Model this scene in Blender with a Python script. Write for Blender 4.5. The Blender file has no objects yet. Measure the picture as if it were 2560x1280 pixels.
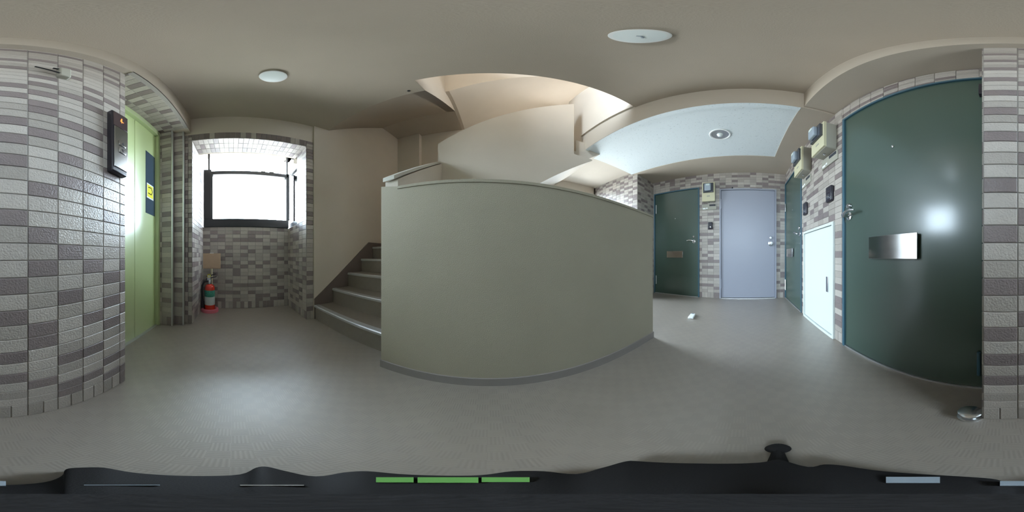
import bpy, bmesh, math, random
from mathutils import Vector, Matrix

random.seed(7)
sc = bpy.context.scene
COL = sc.collection
S = 0.72                      # camera height above the floor in metres; all lengths below are multiples of it
YAW = 8.1

# ------------------------------------------------------------------ camera
cam_d = bpy.data.cameras.new('camera')
cam = bpy.data.objects.new('camera', cam_d); COL.objects.link(cam)
cam.location = (0, 0, S)
cam.rotation_euler = (math.pi/2, 0, -math.radians(YAW))
cam_d.type = 'PANO'
cam_d.clip_start = 0.01
try:
    cam_d.panorama_type = 'EQUIRECTANGULAR'
except Exception:
    cam_d.cycles.panorama_type = 'EQUIRECTANGULAR'
sc.camera = cam

# ------------------------------------------------------------------ sky, exposure
sc.view_settings.view_transform = 'Standard'
sc.view_settings.look = 'None'
sc.view_settings.gamma = 1.0
sc.view_settings.use_curve_mapping = False
sc.view_settings.exposure = 1.85
SKY = 12.0
w = bpy.data.worlds.new('overcast_sky'); sc.world = w
w.use_nodes = True
nt = w.node_tree; nt.nodes.clear()
o_ = nt.nodes.new('ShaderNodeOutputWorld'); b_ = nt.nodes.new('ShaderNodeBackground')
g_ = nt.nodes.new('ShaderNodeTexCoord'); s_ = nt.nodes.new('ShaderNodeSeparateXYZ')
r_ = nt.nodes.new('ShaderNodeValToRGB')
m_ = nt.nodes.new('ShaderNodeMath'); m_.operation = 'MULTIPLY_ADD'; m_.inputs[1].default_value = 0.5; m_.inputs[2].default_value = 0.5
nt.links.new(g_.outputs['Generated'], s_.inputs[0]); nt.links.new(s_.outputs['Z'], m_.inputs[0])
nt.links.new(m_.outputs[0], r_.inputs[0]); nt.links.new(r_.outputs[0], b_.inputs[0]); nt.links.new(b_.outputs[0], o_.inputs[0])
cr = r_.color_ramp
cr.elements[0].position = 0.42; cr.elements[0].color = (0.48, 0.51, 0.53, 1)
cr.elements[1].position = 0.54; cr.elements[1].color = (0.73, 0.865, 1.0, 1)
b_.inputs['Strength'].default_value = SKY
try:
    sc.cycles.diffuse_bounces = 8
    sc.cycles.max_bounces = 14
    sc.cycles.use_denoising = True
    sc.cycles.sample_clamp_indirect = 8.0
except Exception:
    pass


def P(x, y, z):
    return Vector((x*S, y*S, (z+1)*S))


def portal(name, c, n, w, h):
    """a sky portal that fills a real window opening (it only guides sampling of the sky)"""
    d = bpy.data.lights.new(name, 'AREA'); d.shape = 'RECTANGLE'; d.size = w*S; d.size_y = h*S
    d.cycles.is_portal = True
    o = bpy.data.objects.new(name, d); COL.objects.link(o)
    o.location = P(*c)
    o.rotation_euler = Vector(n).to_track_quat('-Z', 'Y').to_euler()
    return o


portal('window_daylight', (-3.06, 0.25, 1.4), (1, 0, 0), 1.7, 1.8)
portal('window_daylight', (-2.78, 1.12, 1.4), (0, -1, 0), 0.5, 1.75)
portal('window_daylight', (2.35, 4.05, 0.5), (0, -1, 0), 1.26, 3.0)
portal('window_daylight', (-2.32, 0.25, 4.7), (1, 0, 0), 1.7, 2.8)
portal('window_daylight', (2.35, 4.12, 3.16), (0, -1, 0), 1.26, 1.4)

# ------------------------------------------------------------------ materials


def mat(name, col, rough=0.6, metal=0.0, bump=None, var=None, coat=0.0, spec=0.5, objvar=0.0, coat_rough=0.2, emit=None, coat_ior=1.5):
    m = bpy.data.materials.new(name); m.use_nodes = True
    n = m.node_tree.nodes; l = m.node_tree.links
    p = n['Principled BSDF']
    p.inputs['Base Color'].default_value = (*col, 1)
    p.inputs['Roughness'].default_value = rough
    p.inputs['Metallic'].default_value = metal
    p.inputs['Specular IOR Level'].default_value = spec
    p.inputs['Coat Weight'].default_value = coat
    p.inputs['Coat Roughness'].default_value = coat_rough
    p.inputs['Coat IOR'].default_value = coat_ior
    if emit:
        p.inputs['Emission Color'].default_value = (*emit[0], 1); p.inputs['Emission Strength'].default_value = emit[1]
    geo = n.new('ShaderNodeNewGeometry')
    cur = None
    if var:
        t = n.new('ShaderNodeTexNoise'); t.inputs['Scale'].default_value = var[0]; t.inputs['Detail'].default_value = 4
        l.new(geo.outputs['Position'], t.inputs['Vector'])
        h = n.new('ShaderNodeMapRange'); h.inputs[1].default_value = 0.25; h.inputs[2].default_value = 0.75
        h.inputs[3].default_value = 1-var[1]; h.inputs[4].default_value = 1+var[1]
        l.new(t.outputs['Fac'], h.inputs[0]); cur = h.outputs[0]
    if objvar:
        oi = n.new('ShaderNodeObjectInfo')
        h = n.new('ShaderNodeMapRange'); h.inputs[3].default_value = 1-objvar; h.inputs[4].default_value = 1+objvar
        l.new(oi.outputs['Random'], h.inputs[0])
        if cur is None:
            cur = h.outputs[0]
        else:
            mm = n.new('ShaderNodeMath'); mm.operation = 'MULTIPLY'
            l.new(cur, mm.inputs[0]); l.new(h.outputs[0], mm.inputs[1]); cur = mm.outputs[0]
    if cur is not None:
        hsv = n.new('ShaderNodeHueSaturation'); hsv.inputs['Color'].default_value = (*col, 1)
        l.new(cur, hsv.inputs['Value']); l.new(hsv.outputs['Color'], p.inputs['Base Color'])
    if bump:
        t = n.new('ShaderNodeTexNoise'); t.inputs['Scale'].default_value = bump[0]; t.inputs['Detail'].default_value = 3
        l.new(geo.outputs['Position'], t.inputs['Vector'])
        b = n.new('ShaderNodeBump'); b.inputs['Strength'].default_value = bump[1]; b.inputs['Distance'].default_value = bump[2]
        l.new(t.outputs['Fac'], b.inputs['Height']); l.new(b.outputs['Normal'], p.inputs['Normal'])
    return m


def floor_mat(name, col, scale=0.04):
    m = mat(name, col, 0.5, var=(9, 0.06), spec=0.7, coat=1.0, coat_rough=0.42, coat_ior=1.9)
    n = m.node_tree.nodes; l = m.node_tree.links; p = n['Principled BSDF']
    geo = n.new('ShaderNodeNewGeometry')
    ck = n.new('ShaderNodeTexChecker'); ck.inputs['Scale'].default_value = 1/scale
    ck.inputs['Color1'].default_value = (0, 0, 0, 1); ck.inputs['Color2'].default_value = (1, 1, 1, 1)
    off = n.new('ShaderNodeVectorMath'); off.operation = 'ADD'; off.inputs[1].default_value = (0.003, 0.004, 0.0071)
    l.new(geo.outputs['Position'], off.inputs[0]); l.new(off.outputs[0], ck.inputs['Vector'])
    sp = n.new('ShaderNodeSeparateXYZ'); l.new(geo.outputs['Position'], sp.inputs[0])

    def line(sock):
        a = n.new('ShaderNodeMath'); a.operation = 'MULTIPLY'; a.inputs[1].default_value = 2*math.pi/0.0085; l.new(sock, a.inputs[0])
        s = n.new('ShaderNodeMath'); s.operation = 'SINE'; l.new(a.outputs[0], s.inputs[0]); return s.outputs[0]
    mx = n.new('ShaderNodeMix'); mx.data_type = 'FLOAT'
    l.new(ck.outputs['Fac'], mx.inputs[0]); l.new(line(sp.outputs['X']), mx.inputs[2]); l.new(line(sp.outputs['Y']), mx.inputs[3])
    b = n.new('ShaderNodeBump'); b.inputs['Strength'].default_value = 0.22; b.inputs['Distance'].default_value = 0.0007
    l.new(mx.outputs[0], b.inputs['Height']); l.new(b.outputs['Normal'], p.inputs['Normal'])
    # printed weave: squares alternate slightly in tone
    hsv = [q for q in n if q.type == 'HUE_SAT'][0]
    vs = hsv.inputs['Value'].links[0].from_socket
    k = n.new('ShaderNodeMath'); k.operation = 'MULTIPLY_ADD'; k.inputs[1].default_value = 0.05; k.inputs[2].default_value = 0.975
    l.new(ck.outputs['Fac'], k.inputs[0])
    q = n.new('ShaderNodeMath'); q.operation = 'MULTIPLY'; l.new(vs, q.inputs[0]); l.new(k.outputs[0], q.inputs[1])
    l.new(q.outputs[0], hsv.inputs['Value'])
    return m


def glass_mat():
    m = bpy.data.materials.new('clear_glass'); m.use_nodes = True
    n = m.node_tree.nodes; l = m.node_tree.links; n.clear()
    o = n.new('ShaderNodeOutputMaterial'); mx = n.new('ShaderNodeMixShader'); t = n.new('ShaderNodeBsdfTransparent')
    g = n.new('ShaderNodeBsdfGlossy'); g.inputs['Roughness'].default_value = 0.02; f = n.new('ShaderNodeFresnel'); f.inputs['IOR'].default_value = 1.45
    t.inputs['Color'].default_value = (0.95, 0.97, 0.97, 1)
    l.new(f.outputs[0], mx.inputs[0]); l.new(t.outputs[0], mx.inputs[1]); l.new(g.outputs[0], mx.inputs[2]); l.new(mx.outputs[0], o.inputs[0])
    return m


def board_mat():
    """white rock-wool ceiling board with small pits"""
    m = mat('pitted_ceiling_board', (0.72, 0.78, 0.80), 0.8)
    n = m.node_tree.nodes; l = m.node_tree.links; p = n['Principled BSDF']
    geo = n.new('ShaderNodeNewGeometry')
    mp = n.new('ShaderNodeMapping'); mp.inputs['Scale'].default_value = (110, 50, 110); l.new(geo.outputs['Position'], mp.inputs[0])
    t = n.new('ShaderNodeTexNoise'); t.inputs['Scale'].default_value = 1.0; t.inputs['Detail'].default_value = 2; l.new(mp.outputs[0], t.inputs[0])
    r = n.new('ShaderNodeValToRGB'); r.color_ramp.elements[0].position = 0.28; r.color_ramp.elements[1].position = 0.36
    r.color_ramp.elements[0].color = (0.52, 0.57, 0.585, 1); r.color_ramp.elements[1].color = (0.72, 0.78, 0.80, 1)
    l.new(t.outputs['Fac'], r.inputs[0]); l.new(r.outputs[0], p.inputs['Base Color'])
    b = n.new('ShaderNodeBump'); b.inputs['Strength'].default_value = 0.5; b.inputs['Distance'].default_value = 0.002
    l.new(r.outputs[0], b.inputs['Height']); l.new(b.outputs['Normal'], p.inputs['Normal'])
    return m


MT = dict(
    paint=mat('sprayed_beige_paint', (0.55, 0.488, 0.412), 0.85, bump=(260, 0.35, 0.003), var=(3, 0.03)),
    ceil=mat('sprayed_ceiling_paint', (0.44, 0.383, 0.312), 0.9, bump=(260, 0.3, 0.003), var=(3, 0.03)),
    parapet=mat('parapet_paint', (0.385, 0.343, 0.262), 0.8, bump=(300, 0.45, 0.003), var=(4, 0.03)),
    capm=mat('parapet_capping', (0.50, 0.475, 0.41), 0.5, bump=(300, 0.2, 0.002)),
    grout=mat('tile_grout', (0.34, 0.315, 0.29), 0.9, bump=(200, 0.3, 0.002)),
    tile_light=mat('pale_tile', (0.42, 0.38, 0.34), 0.32, spec=0.75, bump=(170, 0.5, 0.004), var=(60, 0.05), objvar=0.06),
    tile_mid=mat('buff_tile', (0.345, 0.31, 0.275), 0.32, spec=0.75, bump=(170, 0.5, 0.004), var=(60, 0.05), objvar=0.06),
    tile_dark=mat('taupe_tile', (0.20, 0.163, 0.158), 0.32, spec=0.75, bump=(170, 0.5, 0.004), var=(60, 0.06), objvar=0.08),
    floor=floor_mat('ribbed_vinyl', (0.25, 0.215, 0.180)),
    stair=floor_mat('stair_vinyl', (0.20, 0.165, 0.13)),
    skirt=mat('skirting_vinyl', (0.13, 0.10, 0.088), 0.5, bump=(150, 0.2, 0.002)),
    skirt_light=mat('skirting_grey', (0.27, 0.24, 0.225), 0.5, bump=(150, 0.2, 0.002)),
    nosing=mat('nosing_metal', (0.62, 0.63, 0.64), 0.3, 0.6),
    steel=mat('brushed_steel', (0.62, 0.63, 0.64), 0.22, 1.0),
    mirror=mat('polished_steel', (0.66, 0.66, 0.67), 0.13, 1.0),
    alum=mat('satin_aluminium', (0.60, 0.61, 0.62), 0.35, 0.9),
    green=mat('dark_green_paint', (0.030, 0.064, 0.047), 0.45, spec=0.7, coat=0.9, coat_rough=0.19),
    frame_green=mat('blue_green_frame', (0.045, 0.11, 0.15), 0.35),
    lift=mat('lime_green_paint', (0.50, 0.62, 0.27), 0.42, spec=0.8, coat=1.0, coat_rough=0.3, coat_ior=3.0),
    lift_frame=mat('lime_frame_paint', (0.42, 0.50, 0.27), 0.35),
    lav=mat('grey_lavender_paint', (0.31, 0.325, 0.385), 0.4, bump=(400, 0.05, 0.001)),
    white_door=mat('white_hatch_paint', (0.64, 0.69, 0.67), 0.35),
    black=mat('black_frame', (0.02, 0.021, 0.024), 0.4),
    dark=mat('dark_plastic', (0.025, 0.022, 0.03), 0.35),
    brown=mat('smoked_plastic', (0.06, 0.04, 0.04), 0.2),
    cream=mat('cream_plastic', (0.56, 0.53, 0.36), 0.4),
    grey=mat('grey_plastic', (0.34, 0.33, 0.275), 0.45),
    smoke=mat('smoked_meter_glass', (0.05, 0.055, 0.07), 0.12, coat=0.5),
    meter=mat('meter_grey', (0.30, 0.35, 0.40), 0.25),
    opal=mat('opal_cover', (0.80, 0.86, 0.85), 0.35),
    white=mat('white_plastic', (0.82, 0.84, 0.83), 0.35),
    red=mat('red_enamel', (0.62, 0.035, 0.015), 0.25, coat=0.4),
    pink=mat('faded_pink_plastic', (0.60, 0.15, 0.19), 0.4),
    sign=mat('faded_sign', (0.50, 0.36, 0.25), 0.6, var=(20, 0.05)),
    labelg=mat('green_label', (0.06, 0.30, 0.22), 0.4, var=(90, 0.5)),
    labelw=mat('white_label', (0.55, 0.62, 0.60), 0.4),
    yellow=mat('yellow_print', (0.85, 0.78, 0.05), 0.4),
    tan=mat('cream_post', (0.60, 0.56, 0.40), 0.5),
    orange=mat('lit_orange', (0.9, 0.25, 0.05), 0.4, emit=((1.0, 0.28, 0.05), 0.35)),
    liftglass=mat('wired_dark_glass', (0.045, 0.075, 0.11), 0.15, bump=(90, 0.1, 0.001)),
    rig=mat('black_rubber', (0.006, 0.005, 0.006), 0.75, bump=(400, 0.3, 0.001)),
    rig_green=mat('green_sticker', (0.16, 0.42, 0.10), 0.35),
    board=board_mat(),
    glass=glass_mat(),
)

# ------------------------------------------------------------------ mesh building


class MB:
    """collects shapes and links them as ONE mesh object; a frame maps local (u, n, z) to the room"""

    def __init__(self, frame=None):
        self.bm = bmesh.new(); self.fr = frame

    def pt(self, p):
        if self.fr is None:
            return P(*p)
        o, U, N = self.fr
        q = Vector(o) + Vector(U)*p[0] + Vector(N)*p[1] + Vector((0, 0, 1))*p[2]
        return P(*q)

    def faces(self, vs, fs):
        v = [self.bm.verts.new(self.pt(p)) for p in vs]
        for f in fs:
            self.bm.faces.new([v[i] for i in f])
        return self

    def box(self, x0, x1, y0, y1, z0, z1):
        vs = [(x, y, z) for z in (z0, z1) for y in (y0, y1) for x in (x0, x1)]
        return self.faces(vs, [(0, 2, 3, 1), (4, 5, 7, 6), (0, 1, 5, 4), (2, 6, 7, 3), (0, 4, 6, 2), (1, 3, 7, 5)])

    def prism(self, poly, axis, a, b):
        """poly: 2-D outline over the two other axes (in xyz order), extruded along axis from a to b"""
        def mk(p, t):
            q = list(p); q.insert('xyz'.index(axis), t); return tuple(q)
        n = len(poly)
        vs = [mk(p, a) for p in poly] + [mk(p, b) for p in poly]
        fs = [tuple(range(n))[::-1], tuple(range(n, 2*n))] + [(i, (i+1) % n, n+(i+1) % n, n+i) for i in range(n)]
        return self.faces(vs, fs)

    def tube(self, pts, rad, seg=10, caps=True):
        """a round bar along a polyline (points in local units); rad may be a list"""
        W = [self.pt(p) for p in pts]; n = len(W)
        R = rad if isinstance(rad, (list, tuple)) else [rad]*n
        rings = []; up = None
        for i in range(n):
            d = (W[min(i+1, n-1)]-W[max(i-1, 0)]).normalized()
            a = d.orthogonal() if up is None else (up - d*up.dot(d))
            a.normalize(); up = a; b = d.cross(a)
            rings.append([self.bm.verts.new(W[i] + (a*math.cos(t)+b*math.sin(t))*R[i]*S) for t in [2*math.pi*k/seg for k in range(seg)]])
        for i in range(n-1):
            for k in range(seg):
                self.bm.faces.new((rings[i][k], rings[i][(k+1) % seg], rings[i+1][(k+1) % seg], rings[i+1][k]))
        if caps:
            self.bm.faces.new(rings[0][::-1]); self.bm.faces.new(rings[-1])
        return self

    def lathe(self, c, prof, axis=(0, 0, 1), seg=32):
        """prof: list of (radius, height along axis) around the local point c"""
        C = self.pt(c); ax = (self.pt((c[0]+axis[0], c[1]+axis[1], c[2]+axis[2])) - C).normalized()
        a = ax.orthogonal().normalized(); b = ax.cross(a)
        rings = []
        for r, h in prof:
            if r < 1e-6:
                rings.append([self.bm.verts.new(C + ax*h*S)])
            else:
                rings.append([self.bm.verts.new(C + ax*h*S + (a*math.cos(2*math.pi*k/seg) + b*math.sin(2*math.pi*k/seg))*r*S) for k in range(seg)])
        for A, B in zip(rings, rings[1:]):
            for k in range(seg):
                k2 = (k+1) % seg
                if len(A) == 1 and len(B) == 1:
                    continue
                if len(A) == 1:
                    self.bm.faces.new((A[0], B[k2], B[k]))
                elif len(B) == 1:
                    self.bm.faces.new((A[k], A[k2], B[0]))
                else:
                    self.bm.faces.new((A[k], A[k2], B[k2], B[k]))
        for R in (rings[0], rings[-1]):
            if len(R) > 2:
                self.bm.faces.new(R)
        return self

    def build(self, name, material, parent=None, bevel=0.0, seg=2, smooth=True):
        bm = self.bm
        bmesh.ops.recalc_face_normals(bm, faces=bm.faces)
        if bevel:
            ed = [e for e in bm.edges if len(e.link_faces) == 2 and e.calc_face_angle(0) > 0.6]
            for f in bm.faces: f.smooth = False
            res = bmesh.ops.bevel(bm, geom=ed, offset=bevel, segments=seg, affect='EDGES', profile=0.5, clamp_overlap=True)
            for f in bm.faces: f.smooth = False
            for f in res['faces']: f.smooth = True
            smooth = False
        off = Vector((0, 0, 0))
        p = parent
        while p is not None:
            off += p.location; p = p.parent
        for v in bm.verts:
            v.co -= off
        me = bpy.data.meshes.new(name); bm.to_mesh(me); bm.free()
        me.materials.append(MT[material])
        if smooth:
            me.polygons.foreach_set('use_smooth', [True]*len(me.polygons))
            try:
                me.set_sharp_from_angle(angle=math.radians(35))
            except Exception:
                pass
        o = bpy.data.objects.new(name, me); COL.objects.link(o)
        if parent is not None:
            o.parent = parent
        return o


def tag(o, label, cat, group=None, kind=None):
    o['label'] = label; o['category'] = cat
    if group: o['group'] = group
    if kind: o['kind'] = kind
    return o


def root(name, at, label, cat, group=None, kind=None):
    o = bpy.data.objects.new(name, None); COL.objects.link(o)
    o.empty_display_size = 0.05
    o.location = P(*at)
    return tag(o, label, cat, group, kind)


# ------------------------------------------------------------------ tiles
PU, PV = 0.1405, 0.0705
_tm = {}


def tile_mesh(wd, ht, colour, th=0.0035):
    key = (round(wd, 3), round(ht, 3), colour)
    if key in _tm: return _tm[key]
    wd, ht = key[0], key[1]
    c = 0.0014
    x, y = wd/2, ht/2
    vs = [(-x, -y, -0.002), (x, -y, -0.002), (x, y, -0.002), (-x, y, -0.002),
          (-x, -y, th-c), (x, -y, th-c), (x, y, th-c), (-x, y, th-c),
          (-x+c, -y+c, th), (x-c, -y+c, th), (x-c, y-c, th), (-x+c, y-c, th)]
    fs = [(0, 1, 5, 4), (1, 2, 6, 5), (2, 3, 7, 6), (3, 0, 4, 7), (4, 5, 9, 8), (5, 6, 10, 9), (6, 7, 11, 10), (7, 4, 8, 11), (8, 9, 10, 11)]
    me = bpy.data.meshes.new('tile'); me.from_pydata(vs, [], fs); me.materials.append(MT[colour])
    _tm[key] = me
    return me


def tiles(parent, o, U, V, panels, u_off=0.0, v_off=-1.0, foot=True, dark=None, seed=1, limit=300, key=None, pu=PU, pv=PV, loose=True, p_dark=0.30):
    """lays tiles on the plane o + u*U + v*V; panels = rectangles (u0,u1,v0,v1); the foot row stands upright"""
    rnd = random.Random(seed)
    Uv, Vv = Vector(U), Vector(V); N = Uv.cross(Vv)
    g = 0.0032/S
    cells = []
    u0 = min(p[0] for p in panels); u1 = max(p[1] for p in panels); v0 = min(p[2] for p in panels); v1 = max(p[3] for p in panels)
    base = v_off + (0.135 if foot else 0.0)
    colr = {}

    def colour(i, j):
        if (i, j) not in colr:
            if dark is not None and i in dark:
                d = j in dark[i]
                rnd.random()
            else:
                prev = colr.get((i, j-1), '') == 'tile_dark'
                d = rnd.random() < (p_dark*0.35 if prev else p_dark*1.25)
            colr[(i, j)] = 'tile_dark' if d else ('tile_mid' if rnd.random() < 0.38 else 'tile_light')
        return colr[(i, j)]
    rows = []
    if foot:
        rows.append((-1, v_off, base, pu/2))
    j = int(math.floor((v0-base)/pv))
    while base + j*pv < v1:
        if base + j*pv >= base - 1e-6 or not foot:
            rows.append((j, base+j*pv, base+(j+1)*pv, pu))
        j += 1
    for (j, a, b, wu) in rows:
        i = int(math.floor((u0-u_off)/wu))
        while u_off + i*wu < u1:
            ca, cb = u_off+i*wu, u_off+(i+1)*wu
            for (pa, pb, qa, qb) in panels:
                x0, x1, y0, y1 = max(ca, pa), min(cb, pb), max(a, qa), min(b, qb)
                if x1-x0 > 0.016 and y1-y0 > 0.016:
                    c = colour(i, j)
                    cells.append((x0+g/2, x1-g/2, y0+g/2, y1-g/2, c))
            i += 1
    O = Vector(o)

    def centre(c):
        return O + Uv*((c[0]+c[1])/2) + Vv*((c[2]+c[3])/2)
    if not loose:
        one, rest = [], cells
    else:
        kf = key or (lambda p: p.length)
        cells.sort(key=lambda c: kf(centre(c)))
        one, rest = cells[:limit], cells[limit:]
    rot = Matrix((Uv, Vv, N)).transposed().to_4x4()
    for c in one:
        me = tile_mesh((c[1]-c[0])*S, (c[3]-c[2])*S, c[4])
        ob = bpy.data.objects.new('tile', me); COL.objects.link(ob)
        ob.parent = parent
        ob.matrix_world = Matrix.Translation(P(*centre(c))) @ rot
    if rest:
        vs, fs, mi = [], [], []
        cs = ['tile_light', 'tile_mid', 'tile_dark']
        for c in rest:
            me = tile_mesh((c[1]-c[0])*S, (c[3]-c[2])*S, c[4])
            M4 = Matrix.Translation(P(*centre(c))) @ rot
            n0 = len(vs)
            vs += [tuple(M4 @ v.co) for v in me.vertices]
            for p in me.polygons:
                fs.append(tuple(n0+k for k in p.vertices)); mi.append(cs.index(c[4]))
        me = bpy.data.meshes.new('far_tiling'); me.from_pydata(vs, [], fs)
        for c in cs: me.materials.append(MT[c])
        me.polygons.foreach_set('material_index', mi)
        ob = bpy.data.objects.new('far_tiling', me); COL.objects.link(ob); ob.parent = parent
        ob['kind'] = 'stuff'


def struct(mb, name, material, label, cat, **k):
    return tag(mb.build(name, material, **k), label, cat, kind='structure')


X, Y, Z = (1, 0, 0), (0, 1, 0), (0, 0, 1)
mX, mY, mZ = (-1, 0, 0), (0, -1, 0), (0, 0, -1)
ZC, ZB = 2.53, 2.12
YP, YD, YL, YBM = -0.644, -0.945, -1.02, -0.58        # pillar face, door wall, lift door, beam face
XL, XS, XW = -2.20, -2.17, -3.02                        # left wall, stair wall, window wall
XF = 3.73

# ================================================================== THE SETTING
fl = struct(MB().box(-3.3, 4.1, -1.4, 4.3, -1.2, -1.0), 'floor', 'floor', 'grey-beige ribbed vinyl floor of the lobby', 'floor')

# main ceiling slab with the stairwell opening
c = MB()
c.box(-2.6, 1.53, -1.3, 1.22, ZC, 2.75)
c.box(-2.6, -0.6, 1.22, 1.45, ZC, 2.75)
c.box(1.53, 3.9, -1.3, 2.48, ZC, 2.75)
struct(c, 'ceiling', 'ceil', 'sprayed beige main ceiling with stairwell opening', 'ceiling')

# lowered ceiling over the far doors: painted soffit strips around a white pitted board
c = MB()
c.box(1.53, 3.9, -1.3, -0.55, 2.10, ZC)
c.box(2.975, 3.9, -0.55, 2.42, 2.10, ZC)
c.box(1.53, 1.60, -0.55, 2.48, 2.10, ZC)
struct(c, 'ceiling_low_border', 'ceil', 'beige lowered ceiling border around the white board', 'ceiling')
c = MB().box(1.60, 2.975, -0.55, 2.48, 2.112, 2.25)
c.box(1.535, 1.60, -0.55, 2.48, 2.096, 2.1)
struct(c, 'ceiling_board', 'board', 'white pitted ceiling board over the far doors', 'ceiling')
# beam along the pillar, lift and door wall
c = MB().box(-2.4, 1.53, -1.3, YBM, ZB+0.006, ZC)
struct(c, 'trim_beam', 'ceil', 'beige beam above the tiled pillar and green door', 'beam')

# ---- pillar wall between lift and near green door
wb = struct(MB().box(-0.824, 0.071, -1.3, YP, -1, ZB+0.006), 'wall_back', 'grout', 'tiled pillar wall between the lift and the near green door', 'wall')
DK = {2: (35, 32, 29, 26, 23, 20, 16, 13, 10, 7, 5, 3, 38), 1: (41, 36, 33, 28, 26, 22, 20, 18, 14, 10, 8, 5, 3),
      0: (41, 37, 31, 29, 27, 25, 24, 21, 16, 13, 11, 7, 6, 2), -1: (41, 36, 33, 28, 23, 19, 17, 12, 9, 4, 1, 0),
      -2: (39, 31, 29, 27, 23, 21, 17, 11, 7, 4, 1), -3: (41, 38, 36, 30, 24, 19, 15, 10, 8, 6, 2, 0), -4: (11, 9, 7, 2, 0, 15, 22, 26, 33, 37)}
tiles(wb, (0, YP, 0), mX, Z, [(-0.071, 0.824, -1, ZB)], u_off=-0.0745-PU*0, dark={2-k: v for k, v in DK.items()}, seed=3)
tiles(wb, (0.071, 0, 0), Y, Z, [(YD, YP, -1, ZB)], u_off=YP, seed=4, loose=False)
tiles(wb, (-0.824, 0, 0), mY, Z, [(-YP, -YL, -1, ZB)], u_off=-YP, seed=5, loose=False)

# ---- lift recess: stepped tiled jamb and tiled soffit
wj = MB()
wj.box(-2.5, -2.04, -1.3, -0.80, -1, ZB)
wj.box(-2.5, -2.12, -0.80, -0.67, -1, ZB)
wj = struct(wj, 'wall_lift_jamb', 'grout', 'stepped tiled jamb beside the lift door', 'wall')
tiles(wj, (-2.04, 0, 0), Y, Z, [(YL, -0.81, -1, ZB)], u_off=-1.0905, seed=6)
tiles(wj, (-2.12, 0, 0), Y, Z, [(-0.80, -0.675, -1, ZB)], u_off=-0.80, seed=7)
ws = struct(MB().box(-2.04, -0.824, -1.3, YBM, ZB, ZB+0.03), 'ceiling_lift', 'grout', 'tiled soffit above the lift door', 'ceiling')
tiles(ws, (0, 0, ZB), Y, X, [(YL, YBM-0.04, -2.04, -0.824)], u_off=-0.62-4*PU, v_off=-2.04, foot=False, seed=8)
for i, (x, y) in enumerate(((-2.036, -0.80), (-2.116, -0.668))):
    struct(MB().box(x-0.012, x+0.006, y-0.008, y+0.010, -1, ZB), 'trim_%d' % (i+1), 'alum',
           ('metal edge strip on the inner corner of the lift jamb', 'metal edge strip on the outer corner of the lift jamb')[i], 'trim')

# ---- left wall with the window niche
NY0, NY1, NZ = -0.565, 1.065, 1.945
c = MB()
c.box(-2.5, XL, -0.67, NY0, -1, 2.085)
c.box(-2.5, XL, NY1, 1.18, -1, 2.085)
c.box(-2.62, XL, NY0, NY1, NZ, 2.085)
wl = struct(c, 'wall_left', 'grout', 'tiled surround of the window niche', 'wall')
tiles(wl, (XL, 0, 0), Y, Z, [(-0.67, NY0, -1, 2.085), (NY1, 1.18, -1, 2.085)], u_off=NY1, seed=9)
tiles(wl, (XL, 0, 0), Y, Z, [(NY0, NY1, NZ, 2.085)], u_off=NY0+0.035, v_off=NZ, foot=False, pv=0.14, pu=0.0705, seed=10, p_dark=0.6)
tiles(wl, (0, 0, NZ), X, mY, [(-2.62, XL, -NY1, -NY0)], u_off=XL-3*PU, v_off=-NY1, foot=False, seed=11)
c = MB()
c.box(-2.5, XL, -0.67, 1.18, 2.085, ZC+0.1)
c.box(-2.5, XL, -1.3, -0.67, 2.12, ZC+0.1)
struct(c, 'wall_left_upper', 'paint', 'beige painted wall band above the window niche', 'wall')
wn = struct(MB().box(-3.3, XL-0.3, NY0-0.3, NY0, -1, 2.6).box(XL-0.3, XL, NY0-0.1, NY0, -1, 2.085), 'wall_niche_left', 'grout', 'tiled left side of the window niche', 'wall')
tiles(wn, (0, NY0, 0), mX, Z, [(-XL, 2.62, -1, NZ), (2.62, -XW, -1, 2.3)], u_off=-XL, seed=12)
c = MB()
c.box(-2.56, XL, NY1, NY1+0.115, -1, 2.085)
c.box(-3.3, -2.56, NY1, NY1+0.115, -1, 0.545)
c.box(-3.3, -2.56, NY1, NY1+0.115, 2.26, 2.6)
wr = struct(c, 'wall_niche_right', 'grout', 'tiled right side of the window niche', 'wall')
tiles(wr, (0, NY1, 0), X, Z, [(-2.56, XL, -1, NZ), (XW, -2.56, -1, 0.545)], u_off=XL-6*PU, seed=13)
wk = struct(MB().box(-3.3, XW, NY0-0.3, NY1+0.115, -1, 0.545), 'wall_niche_back', 'grout', 'tiled wall below the window', 'wall')
tiles(wk, (XW, 0, 0), Y, Z, [(NY0, NY1, -1, 0.545)], u_off=NY0, seed=14)
struct(MB().box(-3.3, -2.62, NY0-0.3, NY1+0.115, 2.26, 2.6).box(-2.66, -2.62, NY0, NY1, NZ, 2.26), 'ceiling_niche', 'ceil', 'recess above the window inside the niche', 'ceiling')

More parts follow.
